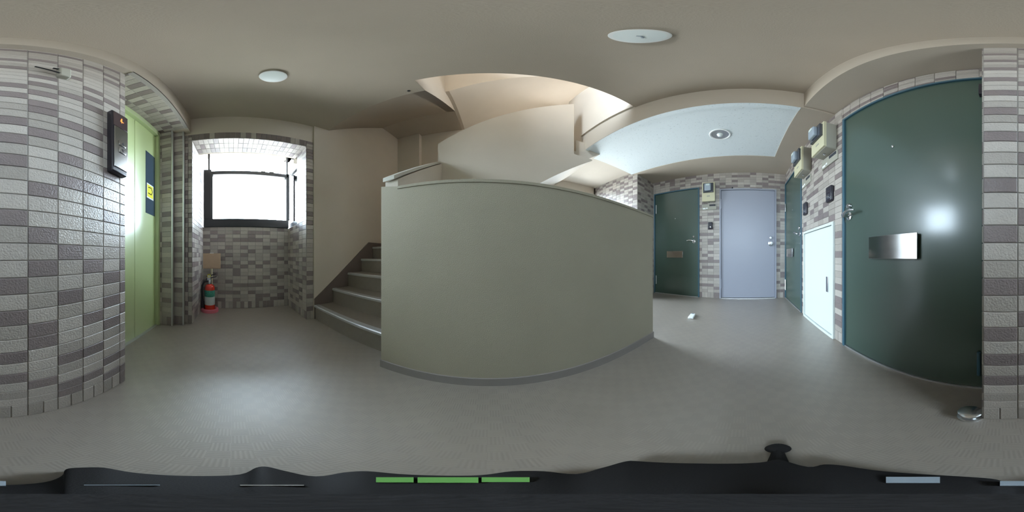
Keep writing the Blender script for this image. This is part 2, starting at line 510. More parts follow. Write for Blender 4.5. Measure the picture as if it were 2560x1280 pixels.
# window 1: black frame with a lower pane, a transom and a narrow side light
w1 = root('window_1', (XW, 0.25, 0.545), 'black framed bright window in the tiled niche', 'window', kind='structure')
MB().box(XW-0.10, XW+0.03, -0.545, NY1, 0.545, 0.70).build('bottom_rail', 'black', w1, bevel=0.004)
MB().box(XW-0.10, XW+0.02, -0.545, NY1, 1.655, 1.735).build('top_rail', 'black', w1, bevel=0.004)
MB().box(XW-0.10, XW+0.03, -0.545, -0.40, 0.70, 1.775).build('stile', 'black', w1, bevel=0.004)
MB().box(XW-0.085, XW+0.02, -0.40, -0.375, 0.70, 1.655).build('stile', 'black', w1)
MB().box(XW-0.10, XW+0.02, NY1-0.045, NY1+0.02, 0.70, 1.75).build('stile', 'black', w1, bevel=0.003)
MB().box(XW-0.08, XW-0.02, -0.47, -0.435, 1.735, 2.26).build('mullion', 'black', w1)
MB().box(XW-0.08, XW-0.02, NY1-0.03, NY1+0.005, 1.735, 2.26).build('mullion', 'black', w1)
MB().box(-2.98, -2.56, NY1+0.02, NY1+0.08, 0.545, 0.64).build('side_rail', 'black', w1)
MB().box(-2.98, -2.56, NY1+0.02, NY1+0.08, 1.70, 1.74).build('side_rail', 'black', w1)
MB().box(XW-0.06, XW-0.05, -0.40, NY1-0.03, 0.69, 1.66).build('pane', 'glass', w1)
MB().box(XW-0.06, XW-0.05, NY0, NY1, 1.73, 2.26).build('pane', 'glass', w1)
MB().box(-2.98, -2.56, NY1+0.045, NY1+0.055, 0.63, 2.26).build('pane', 'glass', w1)
for y in (0.52, 0.68):
    MB().box(XW+0.0, XW+0.03, y, y+0.09, 1.735, 1.755).build('latch', 'steel', w1)

# ---- door wall
D1 = (0.073, 1.365, 1.825)     # near green door, frame outside: x0, x1, top
SH = (1.53, 2.455, 0.385)
D2 = (2.585, 3.725, 1.80)
c = MB()
c.box(0.0, XF+0.1, -1.3, YD, max(D1[2], D2[2]), ZB)
c.box(D1[1], SH[0], -1.3, YD, -1, D1[2]).box(SH[1], D2[0], -1.3, YD, -1, D1[2]).box(SH[0], SH[1], -1.3, YD, SH[2], D1[2])
c.box(D2[0], D2[1], -1.3, YD, D2[2], D1[2])
wd = struct(c, 'wall_right', 'grout', 'tiled wall of the two green doors and white hatch', 'wall')
tiles(wd, (0, YD, 0), mX, Z, [(-D1[1], -D1[0]+0.002, D1[2], ZB), (-SH[0], -D1[1], -1, ZB), (-D2[0], -SH[1], -1, ZB), (-SH[1], -SH[0], SH[2], ZB), (-D2[1], -D2[0], D2[2], ZB)],
      u_off=-SH[0], seed=15)

# ---- far wall
D3 = (1.07, 2.32, 1.735)
D4 = (-0.725, 0.585, 1.635)
c = MB()
c.box(XF, 4.0, -1.3, D4[0], -1, 2.1).box(XF, 4.0, D4[0], D4[1], D4[2], 2.1).box(XF, 4.0, D4[1], D3[0], -1, 2.1)
c.box(XF, 4.0, D3[0], D3[1], D3[2], 2.1).box(XF, 4.0, D3[1], 2.5, -1, 2.1)
wf = struct(c, 'wall_far', 'grout', 'tiled far wall with lavender and dark green doors', 'wall')
tiles(wf, (XF, 0, 0), mY, Z, [(-D4[0], -YD, -1, 2.1), (-D4[1], -D4[0], D4[2], 2.1), (-D3[0], -D4[1], -1, 2.1), (-D3[1], -D3[0], D3[2], 2.1)], u_off=-D4[1]-6*PU, seed=16, limit=300)

struct(MB().box(-2.4, 4.2, -1.45, -1.12, -1, 2.3).box(4.0, 4.2, -1.3, 2.6, -1, 2.3).box(3.85, 4.05, 1.0, 2.4, -1, 1.8).box(3.85, 4.05, -0.8, 0.62, -1, 1.7), 'door_leak_block', 'black', 'black backing boxes added behind the closed doors against light leaks', 'wall')  # unseen boxes added to stop sky light leaking through the door gaps

# ---- tiled column beyond the parapet
wc = struct(MB().box(3.03, 4.0, 2.35, 4.3, -1, 2.6), 'wall_column', 'grout', 'tiled block beside the far dark green door', 'wall')
tiles(wc, (3.03, 0, 0), mY, Z, [(-3.97, -2.35, -1, 2.26)], u_off=-2.35, seed=17, key=lambda p: -p[2], limit=280)
tiles(wc, (0, 2.35, 0), X, Z, [(3.03, XF, -1, 2.1)], u_off=3.03, seed=18, limit=260)

# ---- stair well walls
c = MB()
c.box(-2.5, XS, 1.18, 3.9, -1, 7.6)
struct(c, 'wall_stair', 'paint', 'beige painted wall beside the first stair flight', 'wall')
c = MB().box(-2.5, 1.5, 3.6, 4.2, -1, 7.6).box(-2.17, -1.58, 3.46, 3.6, 0.18, 3.58)
struct(c, 'wall_stair_back', 'paint', 'beige back wall of the stairwell', 'wall')
c = MB().box(1.5, 1.65, 3.6, 4.2, -1, 7.6)
c.box(1.65, 3.2, 3.97, 4.2, 1.98, 2.47).box(1.65, 1.72, 3.97, 4.2, -1, 4.5).box(2.98, 3.2, 3.97, 4.2, -1, 7.6).box(1.65, 3.2, 3.97, 4.2, 3.85, 7.6)
struct(c, 'wall_entry', 'paint', 'beige wall around the stair foot window', 'wall')
struct(MB().box(3.1, 3.3, -1.3, 4.2, 2.55, 7.6), 'wall_upper_right', 'paint', 'upper storey wall on the right of the stairwell', 'wall')
struct(MB().box(-2.6, 3.3, -1.5, -1.1, 2.6, 7.6), 'wall_upper_back', 'paint', 'upper storey wall behind the landing', 'wall')
c = MB().box(-2.5, XL, -1.3, -0.6, 2.6, 7.6).box(-2.5, XL, 1.1, 1.18, 2.6, 7.6).box(-2.5, XL, -0.6, 1.1, 2.6, 3.3).box(-2.5, XL, -0.6, 1.1, 6.1, 7.6)
struct(c, 'wall_upper_left', 'paint', 'upper storey wall around its window', 'wall')
struct(MB().box(-2.6, 3.3, -1.5, 4.2, 7.6, 7.8), 'roof_slab', 'ceil', 'roof over the stairwell', 'roof')
w2 = root('window_2', (2.4, 3.97, -1), 'tall window at the foot of the stairs behind the parapet', 'window', kind='structure')
MB().box(1.72, 1.75, 4.0, 4.06, -1, 1.98).box(2.95, 2.98, 4.0, 4.06, -1, 1.98).box(1.75, 2.95, 4.0, 4.06, -1, -0.96).box(1.75, 2.95, 4.0, 4.06, 1.94, 1.98).build('frame', 'alum', w2)
MB().box(1.75, 2.95, 4.025, 4.035, -0.96, 1.94).build('pane', 'glass', w2)

# ---- stair flights
rise, going = 0.236, 0.325


def prof(y0, z0, n):
    pts = []
    for k in range(n):
        pts += [(y0+going*k, z0+rise*k), (y0+going*k, z0+rise*(k+1))]
    return pts


st = root('stair_flight', (-1.4, 1.18, -1), 'ribbed vinyl stair flight rising beside the beige wall', 'stairs', kind='structure')
for k in range(5):
    y = 1.18+going*k; z = -1+rise*(k+1)
    MB().box(XS, -0.767, y+0.012, y+0.05, z-rise, z-0.012).build('riser', 'stair', st)
    y2 = y+going+0.02 if k < 4 else 3.6
    MB().box(XS, -0.767 if k < 4 else -0.6, y+0.035, y2, z-0.06, z).build('tread', 'stair', st)
    MB().prism([(y-0.006, z-0.030), (y+0.012, z-0.034), (y+0.040, z-0.012), (y+0.072, z+0.004), (y+0.004, z+0.004), (y-0.006, z-0.006)], 'x', XS, -0.767).build('nosing', 'nosing', st)
MB().box(XS, -0.6, 2.5, 3.6, -1, 0.1).build('landing_base', 'paint', st)
s2 = MB()
sk = [(1.181, -1), (1.181, -0.665), (2.37, 0.268), (3.5, 0.275), (3.5, -1)]
s2.prism(sk, 'x', XS, XS+0.02)
struct(s2, 'baseboard_stair', 'skirt', 'dark stepped skirting along the stair wall', 'skirting')
# side wall of the first flight, with its pale capping
pw = MB().prism([(1.04, -1), (1.04, 0.625), (2.25, 1.495), (2.25, -1)], 'x', -0.767, -0.65)
pw = struct(pw, 'wall_stair_side', 'paint', 'sloping beige side wall of the first stair flight', 'wall')
MB().prism([(1.02, 0.622), (1.02, 0.662), (2.27, 1.561), (2.27, 1.521)], 'x', -0.778, -0.668).build('capping', 'capm', pw, bevel=0.003)
# front parapet
pp = MB().prism([(-0.767, -1), (1.555, -1), (1.555, 0.446), (0, 0.478), (-0.767, 0.515)], 'y', 0.986, 1.13)
pp = struct(pp, 'wall_parapet', 'parapet', 'wide plain beige parapet wall in the middle of the lobby', 'wall')
MB().prism([(-0.62, 0.508), (0, 0.478), (1.558, 0.446), (1.558, 0.466), (0, 0.500), (-0.62, 0.530)], 'y', 0.980, 1.136).build('capping', 'parapet', pp)
MB().prism([(-0.767, 0.515), (-0.62, 0.508), (-0.62, 0.530), (-0.767, 0.565)], 'y', 0.986, 1.13).build('end_block', 'parapet', pp)
struct(MB().box(-0.770, 1.558, 0.974, 0.988, -1, -0.918), 'baseboard_parapet', 'skirt_light', 'grey skirting along the foot of the parapet', 'skirting')

# second flight, running across behind the parapet
f2 = root('stair_flight', (-0.6, 2.3, 0.18), 'second stair flight climbing to the right behind the parapet', 'stairs', kind='structure')
top = []
for k in range(7):
    top += [(-0.6+going*k, 0.18+0.30*k), (-0.6+going*k, 0.18+0.30*(k+1))]
poly = [(-0.6, 0.05)] + [(-0.45, 0.1)] + [(1.95, 2.2), (1.95, 2.28)] + top[::-1]
MB().prism(poly, 'y', 2.28, 3.62).build('flight_slab', 'paint', f2)
pl = [(-0.705, -0.1), (-0.60, 0.093), (1.60, 1.787), (1.60, 1.815), (1.253, 1.815), (1.253, 3.39), (-0.705, 1.88)]
MB().prism(pl, 'y', 2.18, 2.30).build('side_panel', 'paint', f2)
MB().box(1.62, 3.1, 2.485, 4.0, 2.2, 2.45).build('landing_slab', 'paint', f2)
# upper corridor parapet over the beam
c = MB().prism([(1.22, 2.545), (2.38, 2.545), (2.38, 2.245), (2.8, 2.245), (2.8, 4.40), (1.22, 4.40)], 'x', 1.50, 1.62)
struct(c, 'wall_upper_parapet', 'paint', 'upper corridor parapet at the right of the stairwell', 'wall')
# next storey flights
u1 = root('stair_flight', (-1.4, 1.45, 2.75), 'upper stair flight whose sloping soffit is seen overhead', 'stairs', kind='structure')
poly = [(1.22, 2.54), (1.45, ZC), (2.83, 3.56), (3.62, 3.56), (3.62, 3.95), (2.48, 3.95)] + prof(1.22, 2.76, 5)[::-1]
MB().prism(poly, 'x', XS-0.03, -0.60).build('flight_slab', 'ceil', u1)
MB().prism([(1.22, 2.54), (1.45, ZC), (2.83, 3.56), (2.83, 5.6), (1.22, 4.5)], 'x', -0.74, -0.598).build('side_wall', 'paint', u1)
u2 = root('stair_flight', (-0.6, 2.2, 3.95), 'upper cross flight with pale sloping soffit at the top of the stairwell', 'stairs', kind='structure')
MB().prism([(-0.60, 3.575), (-0.54, 3.575), (1.85, 5.37), (3.1, 5.37), (3.1, 5.75), (1.85, 5.75), (-0.6, 3.97)], 'y', 2.20, 3.62).build('flight_slab', 'paint', u2)
MB().prism([(-0.60, 3.56), (-0.54, 3.56), (1.85, 5.355), (1.85, 7.3), (-0.6, 5.46)], 'y', 2.16, 2.28).build('side_panel', 'paint', u2)


# ================================================================== DOORS
def lever(parent, fr, u, z, du=-1):
    """rose, lever (towards du) and lock cylinder"""
    r = MB(fr).lathe((u, 0, z), [(0.042, 0), (0.042, 0.010), (0.034, 0.016), (0.018, 0.018), (0.018, 0.07), (0, 0.07)], axis=(0, 1, 0), seg=24).build('rose', 'steel', parent)
    pts = [(u-du*0.035, 0.06, z-0.012), (u-du*0.01, 0.074, z+0.004), (u+du*0.04, 0.082, z+0.022), (u+du*0.10, 0.082, z+0.028), (u+du*0.16, 0.074, z+0.018)]
    MB(fr).tube(pts, [0.010, 0.017, 0.015, 0.013, 0.009], 10).build('lever', 'steel', parent)
    return r


def cylinder_lock(parent, fr, u, z, r=0.030):
    MB(fr).lathe((u, 0, z), [(r, 0), (r, 0.018), (r*0.75, 0.032), (0, 0.034)], axis=(0, 1, 0), seg=20).build('lock_cylinder', 'steel', parent)


def mail_plate(parent, fr, u0, u1, z0, z1):
    b = MB(fr).box(u0+0.008, u1-0.008, 0, 0.026, z0+0.006, z1-0.006).build('mail_slot', 'dark', parent)
    MB(fr).box(u0, u1, 0.022, 0.034, z0, z1).build('mail_flap', 'mirror', parent, bevel=0.0015)


def frame_of(parent, fr, u0, u1, top, w, material, n0=-0.02, n1=0.018, sill=True):
    MB(fr).box(u0, u0+w, n0, n1, -1, top).build('jamb', material, parent, bevel=0.002)
    MB(fr).box(u1-w, u1, n0, n1, -1, top).build('jamb', material, parent, bevel=0.002)
    MB(fr).box(u0+w, u1-w, n0, n1, top-w, top).build('head', material, parent, bevel=0.002)
    if sill:
        MB(fr).box(u0+w, u1-w, -0.06, 0.012, -1, -0.985).build('threshold', 'alum', parent)


def hinge(parent, fr, u, z0, z1, material='steel'):
    MB(fr).tube([(u, 0.016, z0), (u, 0.016, z1)], 0.011, 10).build('hinge', material, parent)


FD = ((0, YD, 0), (1, 0, 0), (0, 1, 0))
FF = ((XF, 0, 0), (0, 1, 0), (-1, 0, 0))
FE = ((0, YL, 0), (1, 0, 0), (0, 1, 0))
FP = ((0, YP, 0), (1, 0, 0), (0, 1, 0))

d = root('door_1', (0.72, YD, -1), 'large glossy dark green door beside the tiled pillar', 'door', kind='structure')
frame_of(d, FD, D1[0], D1[1], D1[2], 0.032, 'frame_green')
MB(FD).box(D1[0]+0.036, D1[1]-0.036, -0.09, 0.0, -0.982, D1[2]-0.036).build('leaf', 'green', d, bevel=0.002)
lever(d, FD, 1.262, 0.392); cylinder_lock(d, FD, 1.255, 0.493)
MB(FD).box(1.330, 1.338, 0.0, 0.006, 0.34, 0.50).build('edge_plate', 'steel', d)
mail_plate(d, FD, 0.515, 0.961, -0.02, 0.154)
MB(FD).lathe((0.739, 0, 0.954), [(0.012, 0), (0.012, 0.006), (0.007, 0.008), (0, 0.006)], axis=(0, 1, 0), seg=16).build('peephole', 'steel', d)
MB(FD).box(0.085, 0.125, 0.0, 0.05, 1.40, 1.60).build('pivot_arm', 'dark', d, bevel=0.003)
hinge(d, FD, 0.128, -0.84, -0.63, 'frame_green')

d = root('door_2', (3.15, YD, -1), 'green door in the corner beside the white hatch', 'door', kind='structure')
frame_of(d, FD, D2[0], D2[1], D2[2], 0.032, 'frame_green')
MB(FD).box(D2[0]+0.036, D2[1]-0.036, -0.09, 0.0, -0.982, D2[2]-0.036).build('leaf', 'green', d, bevel=0.002)
lever(d, FD, 2.69, 0.392, 1); cylinder_lock(d, FD, 2.69, 0.493)
MB(FD).box(2.618, 2.626, 0.0, 0.006, 0.34, 0.52).build('edge_plate', 'steel', d)
mail_plate(d, FD, 3.06, 3.50, -0.02, 0.154)
MB(FD).lathe((3.15, 0, 0.954), [(0.012, 0), (0.012, 0.006), (0.007, 0.008), (0, 0.006)], axis=(0, 1, 0), seg=16).build('peephole', 'steel', d)
hinge(d, FD, 3.66, 1.05, 1.25); hinge(d, FD, 3.66, -0.80, -0.55)

d = root('door_3', (XF, 1.70, -1), 'dark green door partly behind the parapet end', 'door', kind='structure')
frame_of(d, FF, D3[0], D3[1], D3[2], 0.032, 'frame_green')
MB(FF).box(D3[0]+0.036, D3[1]-0.036, -0.09, 0.0, -0.982, D3[2]-0.036).build('leaf', 'green', d, bevel=0.002)
lever(d, FF, 1.205, 0.35, 1); cylinder_lock(d, FF, 1.21, 0.464)
mail_plate(d, FF, 1.485, 1.925, -0.04, 0.124)
MB(FF).lathe((1.70, 0, 0.954), [(0.012, 0), (0.012, 0.006), (0.007, 0.008), (0, 0.006)], axis=(0, 1, 0), seg=16).build('peephole', 'steel', d)
hinge(d, FF, 2.25, 1.15, 1.40, 'alum'); hinge(d, FF, 2.25, -0.75, -0.52, 'alum')

d = root('door_4', (XF, -0.07, -1), 'plain grey lavender door in the far wall', 'door', kind='structure')
frame_of(d, FF, D4[0], D4[1], D4[2], 0.035, 'lav', n1=0.028)
MB(FF).box(D4[0]+0.04, D4[1]-0.04, -0.09, 0.004, -0.975, D4[2]-0.04).build('leaf', 'lav', d, bevel=0.002)
MB(FF).lathe((-0.59, 0.004, 0.288), [(0.055, 0), (0.055, 0.012), (0.022, 0.018), (0.020, 0.05), (0.045, 0.065), (0.050, 0.09), (0.038, 0.108), (0, 0.112)], axis=(0, 1, 0), seg=24).build('knob', 'steel', d)
cylinder_lock(d, FF, -0.59, 0.419, 0.034)
hinge(d, FF, 0.545, 1.12, 1.36, 'lav'); hinge(d, FF, 0.545, -0.75, -0.53, 'lav')
MB(FF).box(0.27, 0.30, 0.0, 0.05, D4[2], D4[2]+0.03).build('door_catch', 'dark', d)

d = root('door_5', (1.99, YD, -1), 'low white hatch door set in the tiled wall', 'door', kind='structure')
frame_of(d, FD, SH[0], SH[1], SH[2], 0.032, 'white_door', n1=0.03, sill=False)
MB(FD).box(SH[0]+0.032, SH[1]-0.032, -0.03, 0.03, -1, -0.965).build('bottom_rail', 'white_door', d)
MB(FD).box(SH[0]+0.038, SH[1]-0.038, -0.09, 0.012, -0.96, SH[2]-0.038).build('leaf', 'white_door', d, bevel=0.002)
MB(FD).box(1.655, 1.705, 0.010, 0.022, -0.43, -0.245).build('latch_plate', 'steel', d, bevel=0.002)

d = root('door_6', (-1.5, YL, -1), 'lime green two-leaf lift door', 'door', kind='structure')
MB(FE).box(-2.04, -1.985, -0.05, 0.045, -1, 2.115).build('jamb', 'lift_frame', d, bevel=0.003)
MB(FE).box(-0.99, -0.935, -0.05, 0.045, -1, 2.115).build('jamb', 'lift_frame', d, bevel=0.003)
MB(FE).box(-1.985, -0.99, -0.05, 0.045, 2.01, 2.115).build('head', 'lift_frame', d, bevel=0.003)
MB(FE).box(-0.935, -0.824, -0.05, 0.0, -1, 2.115).build('side_panel', 'lift_frame', d)
lf = MB(FE).box(-1.985, -1.498, -0.05, -0.008, -0.995, 2.01).build('leaf', 'lift', d, bevel=0.003)
MB(FE).box(-1.492, -0.99, -0.05, -0.008, -0.995, 2.01).build('leaf', 'lift', d, bevel=0.003)
MB(FE).box(-1.985, -0.99, -0.05, 0.03, -1.0, -0.992).build('threshold', 'alum', d)
MB(FE).box(-1.972, -1.730, -0.02, -0.004, 0.55, 1.525).build('glass_strip', 'liftglass', lf)
MB(FE).box(-1.925, -1.752, -0.006, -0.002, 0.765, 0.985).build('warning_sticker', 'white', lf)
sb = MB(FE).box(-1.915, -1.762, -0.004, -0.001, 0.785, 0.965).build('sticker_print', 'yellow', lf)
gl = MB(FE)
out = [(-1.79, 0.925), (-1.86, 0.935), (-1.895, 0.885), (-1.865, 0.835), (-1.785, 0.838)]
for a, b in zip(out, out[1:]):
    gl.tube([(a[0], -0.001, a[1]), (b[0], -0.001, b[1])], 0.006, 6)
gl.build('sticker_pictogram', 'black', lf)

# ================================================================== THINGS ON THE WALLS
# lift call panel on the pillar
t = root('call_panel', (-0.72, YP, 0.52), 'lift call panel with brushed steel plate on the tiled pillar', 'panel')
MB(FP).box(-0.79, -0.655, 0, 0.045, 0.52, 1.12).build('housing', 'dark', t, bevel=0.006)
MB(FP).box(-0.79, -0.67, 0.043, 0.050, 0.555, 0.93).build('steel_plate', 'steel', t, bevel=0.002)
MB(FP).box(-0.79, -0.663, 0.043, 0.049, 0.935, 1.105).build('display_window', 'brown', t, bevel=0.002)
dg = MB(FP)
dg.box(-0.735, -0.729, 0.048, 0.0505, 1.0, 1.055)
dg.box(-0.750, -0.720, 0.048, 0.0505, 1.012, 1.018)
dg.tube([(-0.722, 0.050, 1.018), (-0.731, 0.050, 1.052)], 0.003, 6)
dg.build('display_digit', 'orange', t)
for z in (0.75, 0.685):
    b = MB(FP).box(-0.765, -0.705, 0.048, 0.056, z, z+0.045).build('call_button', 'steel', t, bevel=0.002)
    u = 1 if z > 0.7 else -1
    MB(FP).prism([(-0.747, z+0.0225-0.010*u), (-0.723, z+0.0225-0.010*u), (-0.735, z+0.0225+0.012*u)], 'y', 0.0555, 0.0575).build('arrow_mark', 'dark', b)

# small wall bracket high on the pillar
t = root('wall_bracket', (-0.36, YP, 1.5), 'small grey bracket with thin rod high on the tiled pillar', 'bracket')
MB(FP).box(-0.395, -0.335, 0, 0.045, 1.40, 1.58).build('plate', 'grey', t, bevel=0.006)
MB(FP).tube([(-0.345, 0.038, 1.44), (-0.22, 0.050, 1.465)], 0.006, 8).build('rod', 'black', t)
MB(FP).tube([(-0.345, 0.03, 1.55), (-0.31, 0.03, 1.545)], 0.008, 8).build('pin', 'black', t)

# door stop on the floor
t = root('door_stop', (0.125, -0.665+0.02, -1), 'low metal door stop on the floor at the pillar corner', 'door stop')
MB().lathe((0.125, -0.655, -1), [(0.055, 0), (0.055, 0.012), (0.030, 0.018), (0.026, 0.035), (0.05, 0.042), (0.052, 0.058), (0.04, 0.066), (0, 0.068)], seg=24).build('post', 'steel', t)


def meter_box(fr, u0, u1, z0, z1, dep, label):
    t = root('meter_box', tuple(Vector(fr[0]) + Vector(fr[1])*((u0+u1)/2) + Vector((0, 0, z0))), label, 'meter', 'electricity meter boxes beside the doors')
    h = z1-z0; zm = z0+h*0.44
    b = MB(fr)
    b.box(u0+0.004, u1-0.004, 0, dep-0.02, z0, z1)
    b.build('case', 'grey', t, bevel=0.008)
    f = MB(fr)
    f.box(u0, u1, dep-0.03, dep, z0+0.004, zm)
    f.box(u0, u0+0.03, dep-0.03, dep, zm, z1).box(u1-0.03, u1, dep-0.03, dep, zm, z1).box(u0+0.03, u1-0.03, dep-0.03, dep, z1-0.025, z1)
    f.build('front_cover', 'cream', t)
    g = MB(fr).box(u0+0.032, u1-0.032, dep-0.022, dep+0.035, zm+0.002, z1-0.028).build('meter_window', 'smoke', t, bevel=0.006)
    um = (u0+u1)/2
    MB(fr).box(um-0.075, um+0.075, dep+0.03, dep+0.085, zm+0.03, z1-0.06).build('meter_body', 'meter', t, bevel=0.012)
    MB(fr).box(um-0.045, um+0.035, dep+0.084, dep+0.09, z1-0.12, z1-0.075).build('meter_plate', 'labelw', t)
    MB(fr).box(um-0.035, um+0.035, dep-0.002, dep+0.003, zm-0.10, zm-0.075).build('cover_mark', 'grey', t)
    MB(fr).lathe((um, dep*0.45, z0), [(0.018, 0), (0.018, -0.016), (0.008, -0.026), (0, -0.026)], axis=(0, 0, 1), seg=14).build('seal_screw', 'steel', t)
    return t


meter_box(FD, 1.486, 1.806, 1.352, 1.83, 0.163, 'cream meter box nearest the large green door')
meter_box(FD, 2.164, 2.505, 1.36, 1.845, 0.163, 'cream meter box above the corner of the second green door')
meter_box(FF, 0.675, 0.975, 1.295, 1.795, 0.12, 'cream meter box between the lavender and dark green doors')


def heater_remote(fr, u0, u1, z0, z1, label, flip=1):
    t = root('control_panel', tuple(Vector(fr[0]) + Vector(fr[1])*((u0+u1)/2) + Vector((0, 0, z0))), label, 'control panel', 'flat control panels under the meters')
    MB(fr).box(u0, u1, 0, 0.02, z0, z1).build('plate', 'grey', t, bevel=0.003)
    w_ = u1-u0; h_ = z1-z0

    def U(f): return (u0 + w_*f) if flip > 0 else (u1 - w_*f)
    a, b = sorted((U(0.06), U(0.48)))
    MB(fr).box(a, b, 0.018, 0.023, z0+h_*0.60, z0+h_*0.90).build('slot_window', 'smoke', t)
    a, b = sorted((U(0.74), U(0.94)))
    MB(fr).box(a, b, 0.018, 0.0225, z0+h_*0.12, z0+h_*0.34).build('label_patch', 'white', t)
    a, b = sorted((U(0.60), U(0.69)))
    MB(fr).box(a, b, 0.018, 0.026, z0+h_*0.16, z0+h_*0.38).build('button', 'white', t, bevel=0.002)


heater_remote(FD, 1.454, 1.817, 1.18, 1.328, 'flat grey control panel under the meter nearest the large green door')
heater_remote(FD, 2.178, 2.54, 1.17, 1.316, 'flat grey control panel under the meter by the second green door')
heater_remote(FF, 0.655, 1.005, 1.11, 1.255, 'flat grey control panel under the meter on the far wall')


def intercom(fr, u0, u1, z0, z1, label):
    t = root('intercom', tuple(Vector(fr[0]) + Vector(fr[1])*((u0+u1)/2) + Vector((0, 0, z0))), label, 'intercom', 'dark intercom units beside the doors')
    MB(fr).box(u0, u1, 0, 0.045, z0, z1).build('body', 'dark', t, bevel=0.012)
    um = (u0+u1)/2; h_ = z1-z0
    g = MB(fr)
    for k in range(4):
        z = z0+h_*(0.60+0.075*k)
        g.box(um-0.035, um+0.035, 0.043, 0.047, z, z+0.006)
    g.build('speaker_slots', 'smoke', t)
    MB(fr).box(um-0.038, um+0.038, 0.043, 0.050, z0+h_*0.14, z0+h_*0.46).build('button_plate', 'smoke', t, bevel=0.003)
    MB(fr).lathe((um, 0.048, z0+h_*0.30), [(0.016, 0), (0.016, 0.006), (0, 0.008)], axis=(0, 1, 0), seg=16).build('call_button', 'steel', t)


intercom(FD, 1.544, 1.678, 0.64, 0.845, 'dark intercom beside the large green door')
intercom(FD, 2.305, 2.44, 0.655, 0.86, 'dark intercom above the white hatch near the second green door')
intercom(FF, 0.745, 0.855, 0.63, 0.80, 'dark intercom on the far wall left of the lavender door')


# ---- ceiling lights
def disc_light(x, y, label):
    t = root('ceiling_light', (x, y, ZC), label, 'light', 'round opal ceiling lights')
    MB().lathe((x, y, ZC), [(0.106, 0), (0.108, -0.010), (0.112, -0.014), (0.112, -0.022), (0.106, -0.026)], seg=40).build('rim', 'white', t)
    MB().lathe((x, y, ZC), [(0.104, -0.010), (0.104, -0.024), (0.07, -0.032), (0.03, -0.036), (0, -0.037)], seg=40).build('cover', 'opal', t)
    return t


disc_light(-1.235, 0.311, 'round white ceiling light nearest the window niche')
t = disc_light(0.454, 0.341, 'round white ceiling light with curled centre mark near the parapet')
MB().tube([(0.44, 0.345, ZC-0.037), (0.452, 0.335, ZC-0.042), (0.468, 0.338, ZC-0.042), (0.478, 0.348, ZC-0.037)], 0.006, 8).build('bulb_smear_curl', 'meter', t)  # curled bar stands in for the smeared look of the bulb
t = root('ceiling_light', (2.256, 0.348, 2.112), 'white recessed downlight in the pitted ceiling board', 'light')
MB().lathe((2.256, 0.348, 2.112), [(0.150, 0.002), (0.153, -0.008), (0.145, -0.014), (0.128, -0.010), (0.125, 0.0), (0.125, 0.004)], seg=40).build('rim', 'white', t)
MB().lathe((2.256, 0.348, 2.112), [(0.126, -0.004), (0.10, 0.03-0.032), (0.06, -0.002), (0, -0.002)], seg=40).build('reflector', 'alum', t)
MB().lathe((2.256, 0.348, 2.112), [(0.04, 0), (0.045, -0.012), (0.035, -0.035), (0.018, -0.046), (0, -0.048)], seg=20).build('bulb', 'opal', t)
t = root('ceiling_hook', (-0.744, 1.389, ZC), 'tiny dark fitting on the ceiling beside the stairwell opening', 'fitting')
MB().lathe((-0.744, 1.389, ZC), [(0.016, 0), (0.016, -0.008), (0.008, -0.018), (0, -0.02)], seg=14).build('socket', 'black', t)

# ---- fire extinguisher and its stand
ex, ey = -2.835, -0.405
t = root('extinguisher_stand', (ex, ey, -1), 'faded pink floor stand with blank sign post holding the extinguisher', 'stand')
MB().lathe((ex, ey, -1), [(0.155, 0), (0.157, 0.03), (0.148, 0.055), (0.125, 0.062), (0.108, 0.05), (0.10, 0.015), (0, 0.012)], seg=40).build('ring_base', 'pink', t)
MB().tube([(ex-0.10, ey+0.02, -0.98), (ex-0.10, ey+0.02, 0.01)], 0.020, 12).build('post', 'tan', t)
MB().box(ex-0.080, ex-0.066, ey-0.135, ey+0.185, -0.228, 0.048).build('sign_plate', 'sign', t, bevel=0.002)
MB().box(ex-0.082, ex-0.06, ey-0.01, ey+0.06, 0.045, 0.058).build('sign_clip', 'white', t)
t = root('fire_extinguisher', (ex, ey, -0.985), 'red fire extinguisher standing on the pink floor stand', 'extinguisher')
MB().lathe((ex+0.01, ey, -0.986), [(0.075, 0), (0.088, 0.012), (0.090, 0.03), (0.090, 0.40), (0.084, 0.445), (0.062, 0.478), (0.034, 0.49), (0.03, 0.505), (0, 0.505)], seg=32).build('cylinder', 'red', t)
MB().lathe((ex+0.01, ey, -0.986), [(0.0905, 0.12), (0.0915, 0.122), (0.0915, 0.268), (0.0905, 0.27)], seg=32).build('paper_label', 'labelw', t)
MB().lathe((ex+0.01, ey, -0.986), [(0.0905, 0.27), (0.0915, 0.272), (0.0915, 0.385), (0.0905, 0.387)], seg=32).build('green_label', 'labelg', t)
MB().lathe((ex+0.01, ey, -0.49), [(0.034, 0), (0.036, 0.035), (0.028, 0.07), (0.02, 0.085), (0, 0.085)], seg=20).build('valve', 'steel', t)
MB().box(ex-0.012, ex+0.034, ey-0.045, ey+0.02, -0.43, -0.335).build('valve_head', 'steel', t, bevel=0.004)
MB().prism([(ey-0.06, -0.415), (ey+0.12, -0.365), (ey+0.125, -0.352), (ey-0.06, -0.395)], 'x', ex-0.008, ex+0.03).build('carry_handle', 'black', t)
MB().prism([(ey-0.05, -0.375), (ey+0.11, -0.315), (ey+0.115, -0.302), (ey-0.055, -0.352)], 'x', ex-0.004, ex+0.026).build('lever', 'black', t)
MB().lathe((ex+0.03, ey-0.01, -0.345), [(0.030, 0), (0.030, 0.006), (0.020, 0.006), (0.020, 0)], axis=(1, 0, 0), seg=18).build('pin_ring', 'yellow', t)
